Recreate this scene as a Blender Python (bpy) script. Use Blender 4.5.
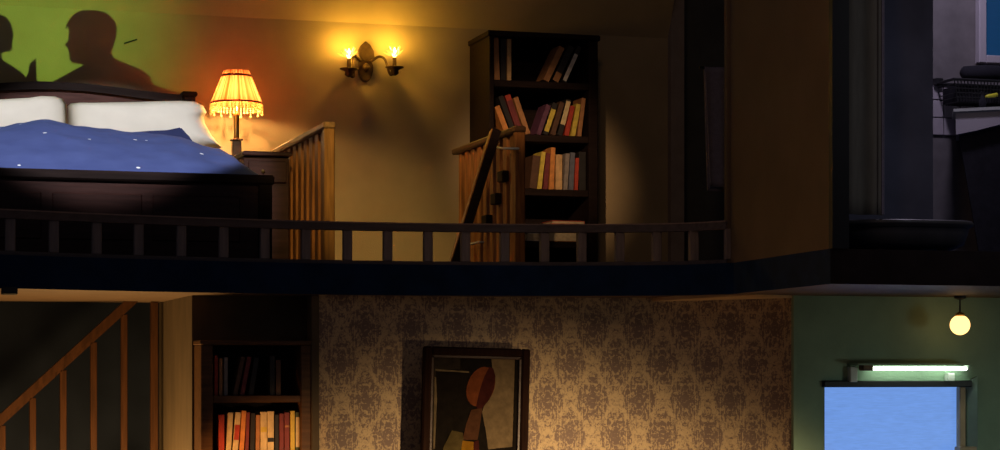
import bpy, bmesh, math, random
from mathutils import Vector, Matrix
random.seed(7)
for o in list(bpy.data.objects): bpy.data.objects.remove(o)
S = bpy.context.scene
COL = S.collection
# ------------------------------------------------------------------ camera
F = 2075.0; TH = math.radians(17.0); EYE = 1.95; HY = 370.0
cam = bpy.data.cameras.new('camera'); co = bpy.data.objects.new('camera', cam); COL.objects.link(co)
cam.sensor_fit = 'HORIZONTAL'; cam.sensor_width = 36; cam.lens = 36*F/1000
cam.shift_y = (HY-225)/1000
co.location = (0, 0, EYE); co.rotation_euler = (math.pi/2, 0, -TH)
cam.clip_end = 100
S.camera = co
# ------------------------------------------------------------------ world and exposure
w = bpy.data.worlds.new('world'); S.world = w; w.use_nodes = True
w.node_tree.nodes['Background'].inputs[0].default_value = (.72, .70, .85, 1)
w.node_tree.nodes['Background'].inputs[1].default_value = .042
S.view_settings.view_transform = 'Standard'; S.view_settings.look = 'None'
S.view_settings.exposure = 0; S.view_settings.gamma = 1
S.view_settings.use_curve_mapping = False
# ------------------------------------------------------------------ stage lights
def spot(name, loc, target, power, color, size, blend=1.0, radius=.08):
    l = bpy.data.lights.new(name, 'SPOT'); l.energy = power; l.color = color
    l.spot_size = math.radians(size); l.spot_blend = blend; l.shadow_soft_size = radius
    o = bpy.data.objects.new(name, l); COL.objects.link(o); o.location = loc
    o.rotation_euler = (Vector(target)-Vector(loc)).to_track_quat('-Z', 'Y').to_euler()
    return o
def point(name, loc, power, color, radius=.03):
    l = bpy.data.lights.new(name, 'POINT'); l.energy = power; l.color = color; l.shadow_soft_size = radius
    o = bpy.data.objects.new(name, l); COL.objects.link(o); o.location = loc
    return o
PROJ = Vector((-.9, 6.0, 4.35))
spot('projector_beam', PROJ, (.70, 12.7, 4.0), 1200, (.52, 1.0, .15), 22, 1.0, .001)
spot('bed_spot', (.45, 6.3, 5.7), (1.19, 11.34, 3.11), 1300, (.97, .95, .98), 19.4, .25, .05)
spot('amber_wash', (.7, 4.0, 5.6), (2.95, 12.7, 2.5), 950, (1.0, .66, .20), 12.5, 1.0, .1)
spot('warm_wash', (1.0, 3.5, 5.8), (4.2, 10.5, 3.4), 70, (1.0, .58, .30), 40, 1.0, .3)
spot('bookcase_spot', (.3, 3.8, 5.4), (3.98, 12.3, 3.28), 1700, (1.0, .62, .32), 7.6, 1.0, .06)
spot('parlour_spot', (5.3, 4.0, .75), (3.25, 9.9, .20), 3300, (1.0, .67, .33), 37, 1.0, .07)
spot('alcove_spot', (.2, 8.2, .3), (1.78, 9.95, 1.50), 420, (1.0, .42, .11), 13, .9, .06)
spot('green_room_fill', (8.0, 4.5, .8), (5.2, 9.3, 1.25), 170, (.85, 1.0, .85), 24, 1.0, .7)
spot('wing_fill', (6.5, 2.5, 5.5), (4.8, 8.9, 3.0), 110, (.85, .88, 1.0), 24, 1.0, .3)
point('stairs_lamp', (1.05, 10.45, .85), 120, (1.0, .57, .20), .4)
point('washroom_lamp', (5.5, 9.65, 4.6), 27, (.80, .70, .95), .1)

# ------------------------------------------------------------------ pixel helpers (direction only; depth given by plane Y)
def XA(px, Y): return Y*math.tan(TH+math.atan((px-500)/F))
def ZA(px, py, Y):
    t = Y/(math.cos(TH)-math.sin(TH)*(px-500)/F)
    return EYE+(HY-py)/F*t
def P(px, py, Y): return Vector((XA(px, Y), Y, ZA(px, py, Y)))
def SC(px, Y): return 1/(XA(px+.5, Y)-XA(px-.5, Y))       # px per metre along X

# ------------------------------------------------------------------ materials
MATS = {}
def nt(name):
    m = bpy.data.materials.new(name); m.use_nodes = True; MATS[name] = m
    return m, m.node_tree, m.node_tree.nodes['Principled BSDF']
def mat(name, col, rough=.6, var=.25, scale=12, stretch=(1, 1, 1), bump=.15, metal=0, spec=.4, bscale=None, emit=0, ecol=None):
    m, t, b = nt(name)
    b.inputs['Roughness'].default_value = rough; b.inputs['Metallic'].default_value = metal
    b.inputs['Specular IOR Level'].default_value = spec
    tc = t.nodes.new('ShaderNodeTexCoord'); mp = t.nodes.new('ShaderNodeMapping'); mp.inputs['Scale'].default_value = stretch
    t.links.new(tc.outputs['Object'], mp.inputs[0])
    n = t.nodes.new('ShaderNodeTexNoise'); n.inputs['Scale'].default_value = scale; n.inputs['Detail'].default_value = 5
    t.links.new(mp.outputs[0], n.inputs['Vector'])
    r = t.nodes.new('ShaderNodeValToRGB'); r.color_ramp.elements[0].position = .3; r.color_ramp.elements[1].position = .7
    r.color_ramp.elements[0].color = [c*(1-var) for c in col]+[1]
    r.color_ramp.elements[1].color = [min(1, c*(1+var)) for c in col]+[1]
    t.links.new(n.outputs[0], r.inputs[0]); t.links.new(r.outputs[0], b.inputs['Base Color'])
    if bump:
        n2 = n
        if bscale:
            n2 = t.nodes.new('ShaderNodeTexNoise'); n2.inputs['Scale'].default_value = bscale; t.links.new(tc.outputs['Object'], n2.inputs['Vector'])
        bp = t.nodes.new('ShaderNodeBump'); bp.inputs['Strength'].default_value = bump; bp.inputs['Distance'].default_value = .01
        t.links.new(n2.outputs[0], bp.inputs['Height']); t.links.new(bp.outputs[0], b.inputs['Normal'])
    if emit:
        b.inputs['Emission Color'].default_value = list(ecol or col)+[1]; b.inputs['Emission Strength'].default_value = emit
    return m
def wood(name, col, rough=.45, var=.35, axis='z', bump=.2, spec=.25):
    st = {'z': (9, 9, .8), 'x': (.8, 9, 9), 'y': (9, .8, 9)}[axis]
    return mat(name, col, rough, var, 6, st, bump, 0, spec)
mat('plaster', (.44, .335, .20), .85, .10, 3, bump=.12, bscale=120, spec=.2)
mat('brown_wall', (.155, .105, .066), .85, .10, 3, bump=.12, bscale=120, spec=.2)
mat('partition', (.10, .10, .15), .8, .2, 4, bump=.1)
mat('jamb_grey', (.36, .29, .25), .8, .12, 8, bump=.1)
mat('passage_wall', (.11, .115, .12), .8, .2, 4, bump=.1)
mat('return_wall', (.105, .076, .042), .75, .2, 10, (1, 1, .3), bump=.15)
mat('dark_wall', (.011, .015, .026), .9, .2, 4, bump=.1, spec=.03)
mat('alcove_wall', (.10, .075, .045), .85, .2, 6, bump=.15, bscale=90)
mat('green_wall', (.24, .36, .25), .7, .12, 5, bump=.1, bscale=80)
mat('navy', (.008, .024, .072), .8, .25, 9, bump=.1, spec=.08)
mat('dark_fascia', (.030, .022, .022), .8, .2, 9, bump=.1, spec=.08)
mat('soffit', (.66, .48, .27), .7, .14, 8, bump=.1)
mat('black_trim', (.006, .006, .008), .5, .2, 8)
mat('grey_tile', (.50, .46, .50), .7, .1, 10, bump=.1)
mat('grey_wall', (.20, .185, .19), .8, .15, 10, bump=.1)
mat('floor_boards', (.12, .08, .05), .6, .3, 6, (1, 8, 1))
wood('rail_wood', (.11, .085, .085), .5, .2, 'x')
wood('rail_highlight', (.30, .21, .18), .5, .2, 'x')  # paler than rail_wood: highlight on the rail top put into the colour
wood('baluster_wood', (.24, .19, .18), .5, .2, 'z')
wood('oak', (.42, .20, .05), .45, .35, 'z'); wood('oak_long', (.42, .24, .09), .4, .3, 'y')
wood('old_slat', (.33, .13, .032), .5, .45, 'z')
wood('stair_wood', (.055, .022, .008), .45, .35, 'z')
wood('mahogany', (.040, .016, .013), .35, .35, 'x', .1)
wood('bed_wood', (.10, .050, .044), .75, .3, 'x', .1, .08)
wood('black_wood', (.018, .011, .010), .65, .3, 'x', .1, .08)
wood('case_wood', (.10, .050, .022), .45, .35, 'x', .1)
wood('frame_wood', (.022, .010, .007), .85, .3, 'z', .1, .05)
mat('linen', (.86, .81, .70), .9, .05, 5, bump=.25, bscale=16)
mat('brass', (.55, .36, .12), .35, .2, 20, metal=.9)
mat('bronze', (.09, .05, .022), .45, .3, 30, metal=.5)
mat('chrome', (.8, .8, .8), .2, .05, 20, metal=1, bump=0)
mat('iron', (.03, .03, .033), .5, .2, 20, metal=.4)
mat('porcelain', (.55, .52, .58), .3, .05, 5, bump=0)
mat('tub_dark', (.065, .058, .06), .4, .2, 8)
mat('towel', (.20, .18, .25), .95, .12, 40, bump=.4, bscale=150)
mat('curtain_cloth', (.17, .15, .12), .95, .12, 30, (1, 1, .2), bump=.2)
mat('dark_cloth', (.018, .018, .026), .95, .2, 20, bump=.3)
mat('white_paint', (.62, .66, .62), .5, .05, 10, bump=0)
mat('trim_red', (.20, .025, .012), .8, .2, 30)
mat('yellow_plastic', (.75, .72, .05), .4, .05, 10, bump=0)
mat('pages', (.55, .46, .30), .8, .15, 60, (1, 30, 1))
mat('teal_casing', (.17, .24, .21), .5, .12, 8)
mat('tan_jamb', (.42, .30, .17), .5, .15, 10)

# duvet: blue fabric with white flecks
m, t, b = nt('duvet_blue')
tc = t.nodes.new('ShaderNodeTexCoord'); n = t.nodes.new('ShaderNodeTexNoise'); n.inputs['Scale'].default_value = 7
v = t.nodes.new('ShaderNodeTexVoronoi'); v.inputs['Scale'].default_value = 9.5; v.inputs['Randomness'].default_value = 1
cr = t.nodes.new('ShaderNodeValToRGB'); cr.color_ramp.interpolation = 'CONSTANT'
cr.color_ramp.elements[0].color = (1, 1, 1, 1); cr.color_ramp.elements[1].position = .10; cr.color_ramp.elements[1].color = (0, 0, 0, 1)
c1 = t.nodes.new('ShaderNodeValToRGB'); c1.color_ramp.elements[0].color = (.050, .072, .22, 1); c1.color_ramp.elements[1].color = (.085, .12, .32, 1)
fl = t.nodes.new('ShaderNodeMath'); fl.operation = 'MULTIPLY'; gt = t.nodes.new('ShaderNodeMath'); gt.operation = 'GREATER_THAN'; gt.inputs[1].default_value = .5
mx = t.nodes.new('ShaderNodeMixRGB'); mx.inputs[2].default_value = (.8, .85, .9, 1)
for a, d in ((tc.outputs['Object'], n.inputs['Vector']), (tc.outputs['Object'], v.inputs['Vector']), (n.outputs[0], c1.inputs[0]),
             (v.outputs['Distance'], cr.inputs[0]), (cr.outputs[0], fl.inputs[0]), (gt.outputs[0], fl.inputs[1]), (v.outputs['Color'], gt.inputs[0]), (fl.outputs[0], mx.inputs[0]), (c1.outputs[0], mx.inputs[1]), (mx.outputs[0], b.inputs['Base Color'])): t.links.new(a, d)
b.inputs['Roughness'].default_value = .95; b.inputs['Specular IOR Level'].default_value = .2

# damask wallpaper on UVs in metres
m, t, b = nt('damask')
uv = t.nodes.new('ShaderNodeUVMap'); sp = t.nodes.new('ShaderNodeSeparateXYZ'); t.links.new(uv.outputs[0], sp.inputs[0])
def M(op, a, bb=None):
    nd = t.nodes.new('ShaderNodeMath'); nd.operation = op
    for i, x in enumerate((a, bb)):
        if x is None: continue
        if isinstance(x, (int, float)): nd.inputs[i].default_value = x
        else: t.links.new(x, nd.inputs[i])
    return nd.outputs[0]
TU, TV = 2*math.pi/.235, 2*math.pi/.36
cu = M('COSINE', M('MULTIPLY', sp.outputs[0], TU)); cv = M('COSINE', M('MULTIPLY', sp.outputs[1], TV))
cu2 = M('COSINE', M('MULTIPLY', sp.outputs[0], 2*TU)); sv2 = M('MULTIPLY', cu, M('SINE', M('MULTIPLY', sp.outputs[1], TV)))
su = M('SINE', M('MULTIPLY', sp.outputs[0], TU)); sv = M('SINE', M('MULTIPLY', sp.outputs[1], TV))
prod = M('MULTIPLY', cu, cv); aa = M('ABSOLUTE', M('MULTIPLY', M('ADD', cu, cv), .5))
wob = t.nodes.new('ShaderNodeTexNoise'); wob.inputs['Scale'].default_value = 9; t.links.new(uv.outputs[0], wob.inputs['Vector'])
cb = t.nodes.new('ShaderNodeCombineXYZ')
t.links.new(M('ADD', prod, M('MULTIPLY', cu2, .35)), cb.inputs[0]); t.links.new(M('MULTIPLY', M('MULTIPLY', su, su), 1.3), cb.inputs[1]); t.links.new(M('MULTIPLY', sv2, 1.2), cb.inputs[2])
nz = t.nodes.new('ShaderNodeTexNoise'); nz.inputs['Scale'].default_value = 2.8; nz.inputs['Detail'].default_value = 3.0; nz.inputs['Distortion'].default_value = .8
t.links.new(cb.outputs[0], nz.inputs['Vector'])
grain = t.nodes.new('ShaderNodeTexNoise'); grain.inputs['Scale'].default_value = 58; grain.inputs['Detail'].default_value = 3; grain.inputs['Distortion'].default_value = 1.2; t.links.new(uv.outputs[0], grain.inputs['Vector'])
val = M('ADD', M('ADD', nz.outputs[0], M('MULTIPLY', aa, .16)), M('MULTIPLY', M('SUBTRACT', grain.outputs[0], .5), .95))
rp = t.nodes.new('ShaderNodeValToRGB'); e = rp.color_ramp.elements
e[0].position = .46; e[0].color = (.55, .41, .25, 1); e[1].position = .63; e[1].color = (.22, .155, .13, 1)
t.links.new(M('SUBTRACT', val, .0), rp.inputs[0])
lat = M('LESS_THAN', M('ABSOLUTE', M('SUBTRACT', aa, .05)), .035)
mx = t.nodes.new('ShaderNodeMixRGB'); mx.inputs[2].default_value = (.60, .45, .27, 1)
t.links.new(M('MULTIPLY', lat, .55), mx.inputs[0]); t.links.new(rp.outputs[0], mx.inputs[1]); t.links.new(mx.outputs[0], b.inputs['Base Color'])
b.inputs['Roughness'].default_value = .75; b.inputs['Specular IOR Level'].default_value = .25

def emitter(name, col, strength, base=None, noise=0):
    m, t, b = nt(name)
    b.inputs['Base Color'].default_value = list(base or col)+[1]
    b.inputs['Emission Color'].default_value = list(col)+[1]; b.inputs['Emission Strength'].default_value = strength
    if noise:
        tc = t.nodes.new('ShaderNodeTexCoord'); mp = t.nodes.new('ShaderNodeMapping'); mp.inputs['Scale'].default_value = (6, 6, 60)
        n = t.nodes.new('ShaderNodeTexNoise'); n.inputs['Scale'].default_value = 3
        r = t.nodes.new('ShaderNodeMapRange'); r.inputs['To Min'].default_value = strength*(1-noise); r.inputs['To Max'].default_value = strength*(1+noise)
        t.links.new(tc.outputs['Object'], mp.inputs[0]); t.links.new(mp.outputs[0], n.inputs['Vector'])
        t.links.new(n.outputs[0], r.inputs[0]); t.links.new(r.outputs[0], b.inputs['Emission Strength'])
emitter('flame', (1.0, .60, .12), 14)
emitter('globe_glass', (1.0, .55, .18), 2.6)
emitter('tube_glow', (.90, 1.0, .82), 10)
emitter('window_blue', (.16, .33, .80), .9, (.05, .05, .06), .18)
emitter('pane_teal', (.0, .11, .34), .24, (.02, .03, .05), .15)
def translucent(name, col, emit=0, mixf=.5, ecol=None):
    m, t, b = nt(name)
    t.nodes.remove(b); out = t.nodes['Material Output']
    d = t.nodes.new('ShaderNodeBsdfDiffuse'); tr = t.nodes.new('ShaderNodeBsdfTranslucent'); mix = t.nodes.new('ShaderNodeMixShader')
    d.inputs[0].default_value = list(col)+[1]; tr.inputs[0].default_value = list(col)+[1]; mix.inputs[0].default_value = mixf
    t.links.new(d.outputs[0], mix.inputs[1]); t.links.new(tr.outputs[0], mix.inputs[2])
    last = mix.outputs[0]
    if emit:
        em = t.nodes.new('ShaderNodeEmission'); em.inputs[0].default_value = list(ecol or col)+[1]; em.inputs[1].default_value = emit
        ad = t.nodes.new('ShaderNodeAddShader'); t.links.new(last, ad.inputs[0]); t.links.new(em.outputs[0], ad.inputs[1]); last = ad.outputs[0]
    t.links.new(last, out.inputs[0])
translucent('shade_silk', (.58, .165, .07), 0, .40)
m = MATS['shade_silk']; t = m.node_tree
tc = t.nodes.new('ShaderNodeTexCoord'); sx_ = t.nodes.new('ShaderNodeSeparateXYZ'); at_ = t.nodes.new('ShaderNodeMath'); at_.operation = 'ARCTAN2'
n_ = t.nodes.new('ShaderNodeTexNoise'); n_.noise_dimensions = '1D'; n_.inputs['Scale'].default_value = 7; n_.inputs['Detail'].default_value = 3
r_ = t.nodes.new('ShaderNodeValToRGB'); r_.color_ramp.elements[0].position = .38; r_.color_ramp.elements[1].position = .62
r_.color_ramp.elements[0].color = (.30, .062, .014, 1); r_.color_ramp.elements[1].color = (.66, .21, .095, 1)
t.links.new(tc.outputs['Object'], sx_.inputs[0]); t.links.new(sx_.outputs[1], at_.inputs[0]); t.links.new(sx_.outputs[0], at_.inputs[1])
t.links.new(at_.outputs[0], n_.inputs['W']); t.links.new(n_.outputs[0], r_.inputs[0])
for nd in t.nodes:
    if nd.type in ('BSDF_DIFFUSE', 'BSDF_TRANSLUCENT'): t.links.new(r_.outputs[0], nd.inputs[0])
translucent('fringe_bead', (.95, .80, .45), 0, .5)
m, t, b = nt('crystal'); b.inputs['Base Color'].default_value = (1, .85, .5, 1); b.inputs['Transmission Weight'].default_value = .7; b.inputs['Roughness'].default_value = .15
b.inputs['Emission Color'].default_value = (1, .55, .10, 1); b.inputs['Emission Strength'].default_value = .5  # glow added to the glass petals for the starburst glare round the bulbs

# ------------------------------------------------------------------ mesh helpers (world coordinates in, local to the thing out)
ORG = {}
def nb(): return bmesh.new()
def box(bm, x0, x1, y0, y1, z0, z1, bev=0, mi=0):
    ret = bmesh.ops.create_cube(bm, size=1); vs = ret['verts']
    for v in vs: v.co = Vector(((x0+x1)/2+v.co.x*(x1-x0), (y0+y1)/2+v.co.y*(y1-y0), (z0+z1)/2+v.co.z*(z1-z0)))
    fs = set(f for v in vs for f in v.link_faces)
    for f in fs: f.material_index = mi
    if bev:
        es = list(set(e for v in vs for e in v.link_edges))
        bmesh.ops.bevel(bm, geom=es, offset=bev, segments=1, affect='EDGES')
    return bm
def bar(bm, a, b, wx, wz, up=(0, 0, 1), bev=0):
    """square bar from a to b"""
    a = Vector(a); b = Vector(b); d = b-a; L = d.length; d.normalize()
    up = Vector(up); s = d.cross(up)
    if s.length < 1e-4: s = d.cross(Vector((0, 1, 0)))
    s.normalize(); u = s.cross(d)
    ret = bmesh.ops.create_cube(bm, size=1)
    for v in ret['verts']:
        c = v.co.copy(); v.co = (a+b)/2 + s*(c.x*wx)+d*(c.y*L)+u*(c.z*wz)
    if bev: bmesh.ops.bevel(bm, geom=list(set(e for v in ret['verts'] for e in v.link_edges)), offset=bev, segments=1, affect='EDGES')
    return bm
def tube(bm, pts, r, seg=8, taper=None):
    pts = [Vector(p) for p in pts]; rings = []
    for i, p in enumerate(pts):
        d = (pts[min(i+1, len(pts)-1)]-pts[max(i-1, 0)]).normalized()
        s = d.cross(Vector((0, 0, 1)))
        if s.length < .05: s = d.cross(Vector((1, 0, 0)))
        s.normalize(); u = s.cross(d)
        rr = taper[i] if taper else r
        rings.append([bm.verts.new(p+s*math.cos(2*math.pi*k/seg)*rr+u*math.sin(2*math.pi*k/seg)*rr) for k in range(seg)])
    for a, b in zip(rings, rings[1:]):
        for k in range(seg): bm.faces.new((a[k], a[(k+1) % seg], b[(k+1) % seg], b[k]))
    bm.faces.new(rings[0][::-1]); bm.faces.new(rings[-1])
    return bm
def lathe(bm, c, prof, seg=24, fx=None, sx=1, sy=1, cap=True):
    c = Vector(c); rings = []
    for (r, z) in prof:
        rings.append([bm.verts.new(c+Vector((sx*r*(fx(k, seg) if fx else 1)*math.cos(2*math.pi*k/seg), sy*r*(fx(k, seg) if fx else 1)*math.sin(2*math.pi*k/seg), z))) for k in range(seg)])
    for a, b in zip(rings, rings[1:]):
        for k in range(seg): bm.faces.new((a[k], a[(k+1) % seg], b[(k+1) % seg], b[k]))
    if cap: bm.faces.new(rings[0][::-1]); bm.faces.new(rings[-1])
    return bm
def prism(bm, pts, off):
    """polygon (list of 3D points) extruded by vector off"""
    off = Vector(off); a = [bm.verts.new(Vector(p)) for p in pts]; b = [bm.verts.new(Vector(p)+off) for p in pts]; n = len(a)
    bm.faces.new(a); bm.faces.new(b[::-1])
    for i in range(n): bm.faces.new((a[i], b[i], b[(i+1) % n], a[(i+1) % n]))
    return bm
def obj(name, bm, m, parent=None, smooth=False):
    me = bpy.data.meshes.new(name)
    bmesh.ops.recalc_face_normals(bm, faces=bm.faces)
    root = parent
    while root is not None and root.parent is not None: root = root.parent
    if root is not None: bmesh.ops.translate(bm, vec=-Vector(ORG[root.name]), verts=bm.verts)
    bm.to_mesh(me); bm.free()
    for k in (m if isinstance(m, (list, tuple)) else [m]): me.materials.append(MATS[k])
    if smooth:
        for p in me.polygons: p.use_smooth = True
    o = bpy.data.objects.new(name, me); COL.objects.link(o); o.parent = parent
    if parent is None: ORG[o.name] = (0, 0, 0)
    return o
def thing(name, label, cat, loc, group=None):
    o = bpy.data.objects.new(name, None); COL.objects.link(o); o.location = loc; o.empty_display_size = .1
    ORG[o.name] = tuple(loc); o['label'] = label; o['category'] = cat
    if group: o['group'] = group
    return o
def tag(o, label, cat, group=None):
    o['label'] = label; o['category'] = cat
    if group: o['group'] = group
    return o
def struct(o): o['kind'] = 'structure'; return o
def B(x0, x1, y0, y1, z0, z1, bev=0): return box(nb(), x0, x1, y0, y1, z0, z1, bev)

# ------------------------------------------------------------------ levels
Z0 = EYE+.365; Z1 = EYE+.515          # underside / top of the upper floor
YB = 12.70                             # upper back wall
ctrl = [(-1.6, 8.75), (-.5, 9.12), (.574, 9.50), (1.223, 9.70), (2.154, 9.84), (3.07, 9.75), (3.745, 9.50), (3.985, 9.20)]
def catmull(c, n=8):
    out = []; c = [Vector(p) for p in c]; c = [2*c[0]-c[1]]+c+[2*c[-1]-c[-2]]
    for i in range(1, len(c)-2):
        for k in range(n):
            u = k/n; p0, p1, p2, p3 = c[i-1:i+3]
            out.append(.5*((2*p1)+(-p0+p2)*u+(2*p0-5*p1+4*p2-p3)*u*u+(-p0+3*p1-3*p2+p3)*u**3))
    return out+[c[-2]]
FRONT = catmull(ctrl)
XW = 3.95                              # side wall of the wing
# ---------- structure
struct(obj('floor', B(-4, 11, 3.0, 14, -.2, 0), 'floor_boards'))
bm = nb()
out = [Vector((p.x, p.y, 0)) for p in FRONT]+[Vector((3.91, 8.0, 0)), Vector((10, 8.0, 0)), Vector((10, 13.2, 0)), Vector((-1.6, 13.2, 0))]
prism(bm, [(p.x, p.y, Z0) for p in out], (0, 0, Z1-Z0))
bm.normal_update()
for f in bm.faces:
    cm_ = f.calc_center_median()
    if abs(f.normal.y) > .9 and cm_.x > 5 and cm_.y < 8.05: f.material_index = 3; continue
    f.material_index = 1 if f.normal.z < -.5 and f.calc_center_median().z < Z0+.01 else (2 if f.normal.z > .5 else 0)
fu = struct(obj('floor_upper', bm, ['navy', 'soffit', 'floor_boards', 'dark_fascia']))
bm = nb(); p = P(8, 289, 9.5)
box(bm, p.x-.03, p.x+.04, 9.46, 9.52, Z0-.03, Z0+.005, .005); obj('bracket', bm, 'iron', fu)

# upper back wall and sloping ceiling
XR = XA(668, YB)
ZL = EYE+2.175
bm = B(-3, XR, YB, YB+.1, Z1, ZL)
wall_back = struct(obj('wall_back', bm, 'plaster'))
bm = nb(); prism(bm, [(-3, YB, ZL), (-3, YB+.08, ZL+.02), (-3, YB-.62, ZL+1.5), (-3, YB-.72, ZL+1.5)], (XR+3, 0, 0))
struct(obj('ceiling', bm, 'plaster'))
a, c = P(124, 43.5, YB), P(137, 39.5, YB); bm = nb(); bar(bm, (a.x, YB-.004, a.z), (c.x, YB-.004, c.z), .008, .008); obj('scratch_mark', bm, 'black_trim', wall_back)
h = P(630, 2, YB); bm = nb(); lathe(bm, (h.x, YB-.02, h.z-.03), [(.004, -.01), (.022, 0), (.022, .05), (.010, .07)], 10); obj('wall_hook', bm, 'iron', wall_back)
# jamb beside the doorway, dark doorway wall
struct(obj('trim_1', B(XR-.002, XA(682, YB-.02), YB-.06, YB+.1, Z1, 5.6), 'jamb_grey'))
bm = nb(); prism(bm, [(.45*9.30, 9.30, Z1), (.45*9.30+.06, 9.30, Z1), (.45*13.05+.06, 13.05, Z1), (.45*13.05, 13.05, Z1)], (0, 0, 3.1)); struct(obj('wall_passage_side', bm, 'passage_wall'))
struct(obj('wall_passage', B(XR-.3, 5.95, 13.05, 13.15, Z1, 5.6), 'passage_wall'))
# side wall of the wing (upper) with its edge trim
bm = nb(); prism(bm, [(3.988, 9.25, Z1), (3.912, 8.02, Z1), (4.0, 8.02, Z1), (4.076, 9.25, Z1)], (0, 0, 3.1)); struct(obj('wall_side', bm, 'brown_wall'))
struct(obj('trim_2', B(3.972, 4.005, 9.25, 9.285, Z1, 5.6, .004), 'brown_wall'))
struct(obj('trim_3', B(3.912, 3.99, 7.985, 8.02, Z1, 5.6), 'black_trim'))
# washroom walls
YP = 9.35; xp1 = XA(933, YP)
struct(obj('wall_partition', B(XW+.35, xp1, YP, YP+.08, Z1, 5.6), 'partition'))
YW = 10.6
wr = struct(obj('wall_washroom', B(4.86, 9, YW, YW+.1, Z1, 5.6), 'grey_wall'))
zt1, zt0 = ZA(950, 83, YW), ZA(950, 136, YW)
# tiles of the splash strip, one by one
x = XA(934, YW)-.05; tw = .105; th = (zt1-zt0)/3; k = 0; tile_me = None
while x < XA(1010, YW):
    for r in range(3):
        bm = nb(); box(bm, x+.003, x+tw-.003, YW-.014, YW, zt0+r*th+.003, zt0+(r+1)*th-.003, .002)
        obj('tile', bm, 'grey_tile', wr)
    x += tw
# lower storey
YS = 11.30; YA = 10.12; YL = 9.90; YG = 9.30
xs = XA(192, YA)
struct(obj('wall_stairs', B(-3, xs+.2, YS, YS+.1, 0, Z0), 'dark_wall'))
struct(obj('wall_return', B(xs, xs+.10, YA, YS, 0, Z0), 'return_wall'))
xl = XA(318, YL)
struct(obj('wall_alcove', B(xs+.10, xl+.05, YA, YA+.1, 0, Z0), 'alcove_wall'))
def papered(name, pts, th):
    """wall along pts (xy), front side to the camera, UVs in metres"""
    bm = nb(); u = 0; uvl = bm.loops.layers.uv.new('UVMap')
    for (a, b) in zip(pts, pts[1:]):
        a = Vector(a); b = Vector(b); L = (b-a).length
        vs = [bm.verts.new((a.x, a.y, 0)), bm.verts.new((b.x, b.y, 0)), bm.verts.new((b.x, b.y, Z0)), bm.verts.new((a.x, a.y, Z0))]
        f = bm.faces.new(vs)
        for l, q in zip(f.loops, ((u, 0), (u+L, 0), (u+L, Z0), (u, Z0))): l[uvl].uv = q
        n = Vector((-(b-a).y, (b-a).x)).normalized()*th
        v2 = [bm.verts.new((p.co.x+n.x, p.co.y+n.y, p.co.z)) for p in vs]
        bm.faces.new(v2[::-1])
        for i in range(4): bm.faces.new((vs[i], v2[i], v2[(i+1) % 4], vs[(i+1) % 4]))
        u += L
    return struct(obj(name, bm, 'damask'))
xr = XA(793, YG)
papered('wall_parlour', [(xl, YL)]+[(3.35+(xr-3.35)*k/12, YL-(YL-YG)*(k/12)**2) for k in range(13)], .08)
struct(obj('trim_4', B(xl-.035, xl+.004, YL-.012, YL+.10, 0, Z0, .004), 'alcove_wall'))
# batten under the floor edge on the right
a = P(663, 297, 9.60); bm = nb()
prism(bm, [(XA(663, 9.6), 9.60, Z0-.020), (XA(663, 9.6)+.02, 9.86, Z0-.020), (xr, YG, Z0-.012), (4.1, YG-.1, Z0-.004)], (0, 0, .018)); struct(obj('trim_5', bm, 'soffit'))
# green room wall with window opening
wx0, wx1 = XA(824, YG), XA(968, YG); wz1 = ZA(900, 381.5, YG); wz0 = wz1-.85
bm = nb()
box(bm, xr, wx0, YG, YG+.1, 0, Z0); box(bm, wx1, 8.5, YG, YG+.1, 0, Z0)
box(bm, wx0, wx1, YG, YG+.1, wz1, Z0); box(bm, wx0, wx1, YG, YG+.1, 0, wz0)
struct(obj('wall_green', bm, 'green_wall'))
struct(obj('trim_6', B(xr-.006, xr+.014, YG-.02, YG+.02, 0, Z0), 'green_wall'))
wn = struct(obj('window_1', B(wx0-.01, wx1+.01, YG-.025, YG+.02, wz1-.028, wz1+.004, .004), 'black_trim'))
obj('pane', B(wx0, wx1, YG+.055, YG+.07, wz0, wz1), 'window_blue', wn)
obj('jamb', B(XA(961, YG), XA(967, YG), YG+.01, YG+.05, wz0, wz1-.028, .004), 'tan_jamb', wn)
bm = nb(); prism(bm, [(XA(968, YG), YG-.002, wz0-.02), (XA(974.5, YG), YG-.03, wz0-.02), (XA(974.5, YG), YG-.03, wz1+.025), (XA(968, YG), YG-.002, wz1)], (.004, .02, 0)); obj('casing', bm, 'teal_casing', wn)
obj('sill', B(XA(957, YG)-.01, XA(972, YG), YG-.05, YG+.01, ZA(960, 453, YG), ZA(960, 446.5, YG), .004), 'tan_jamb', wn)
obj('jamb', B(wx0, wx0+.008, YG+.01, YG+.05, wz0, wz1-.028), 'black_trim', wn)

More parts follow.
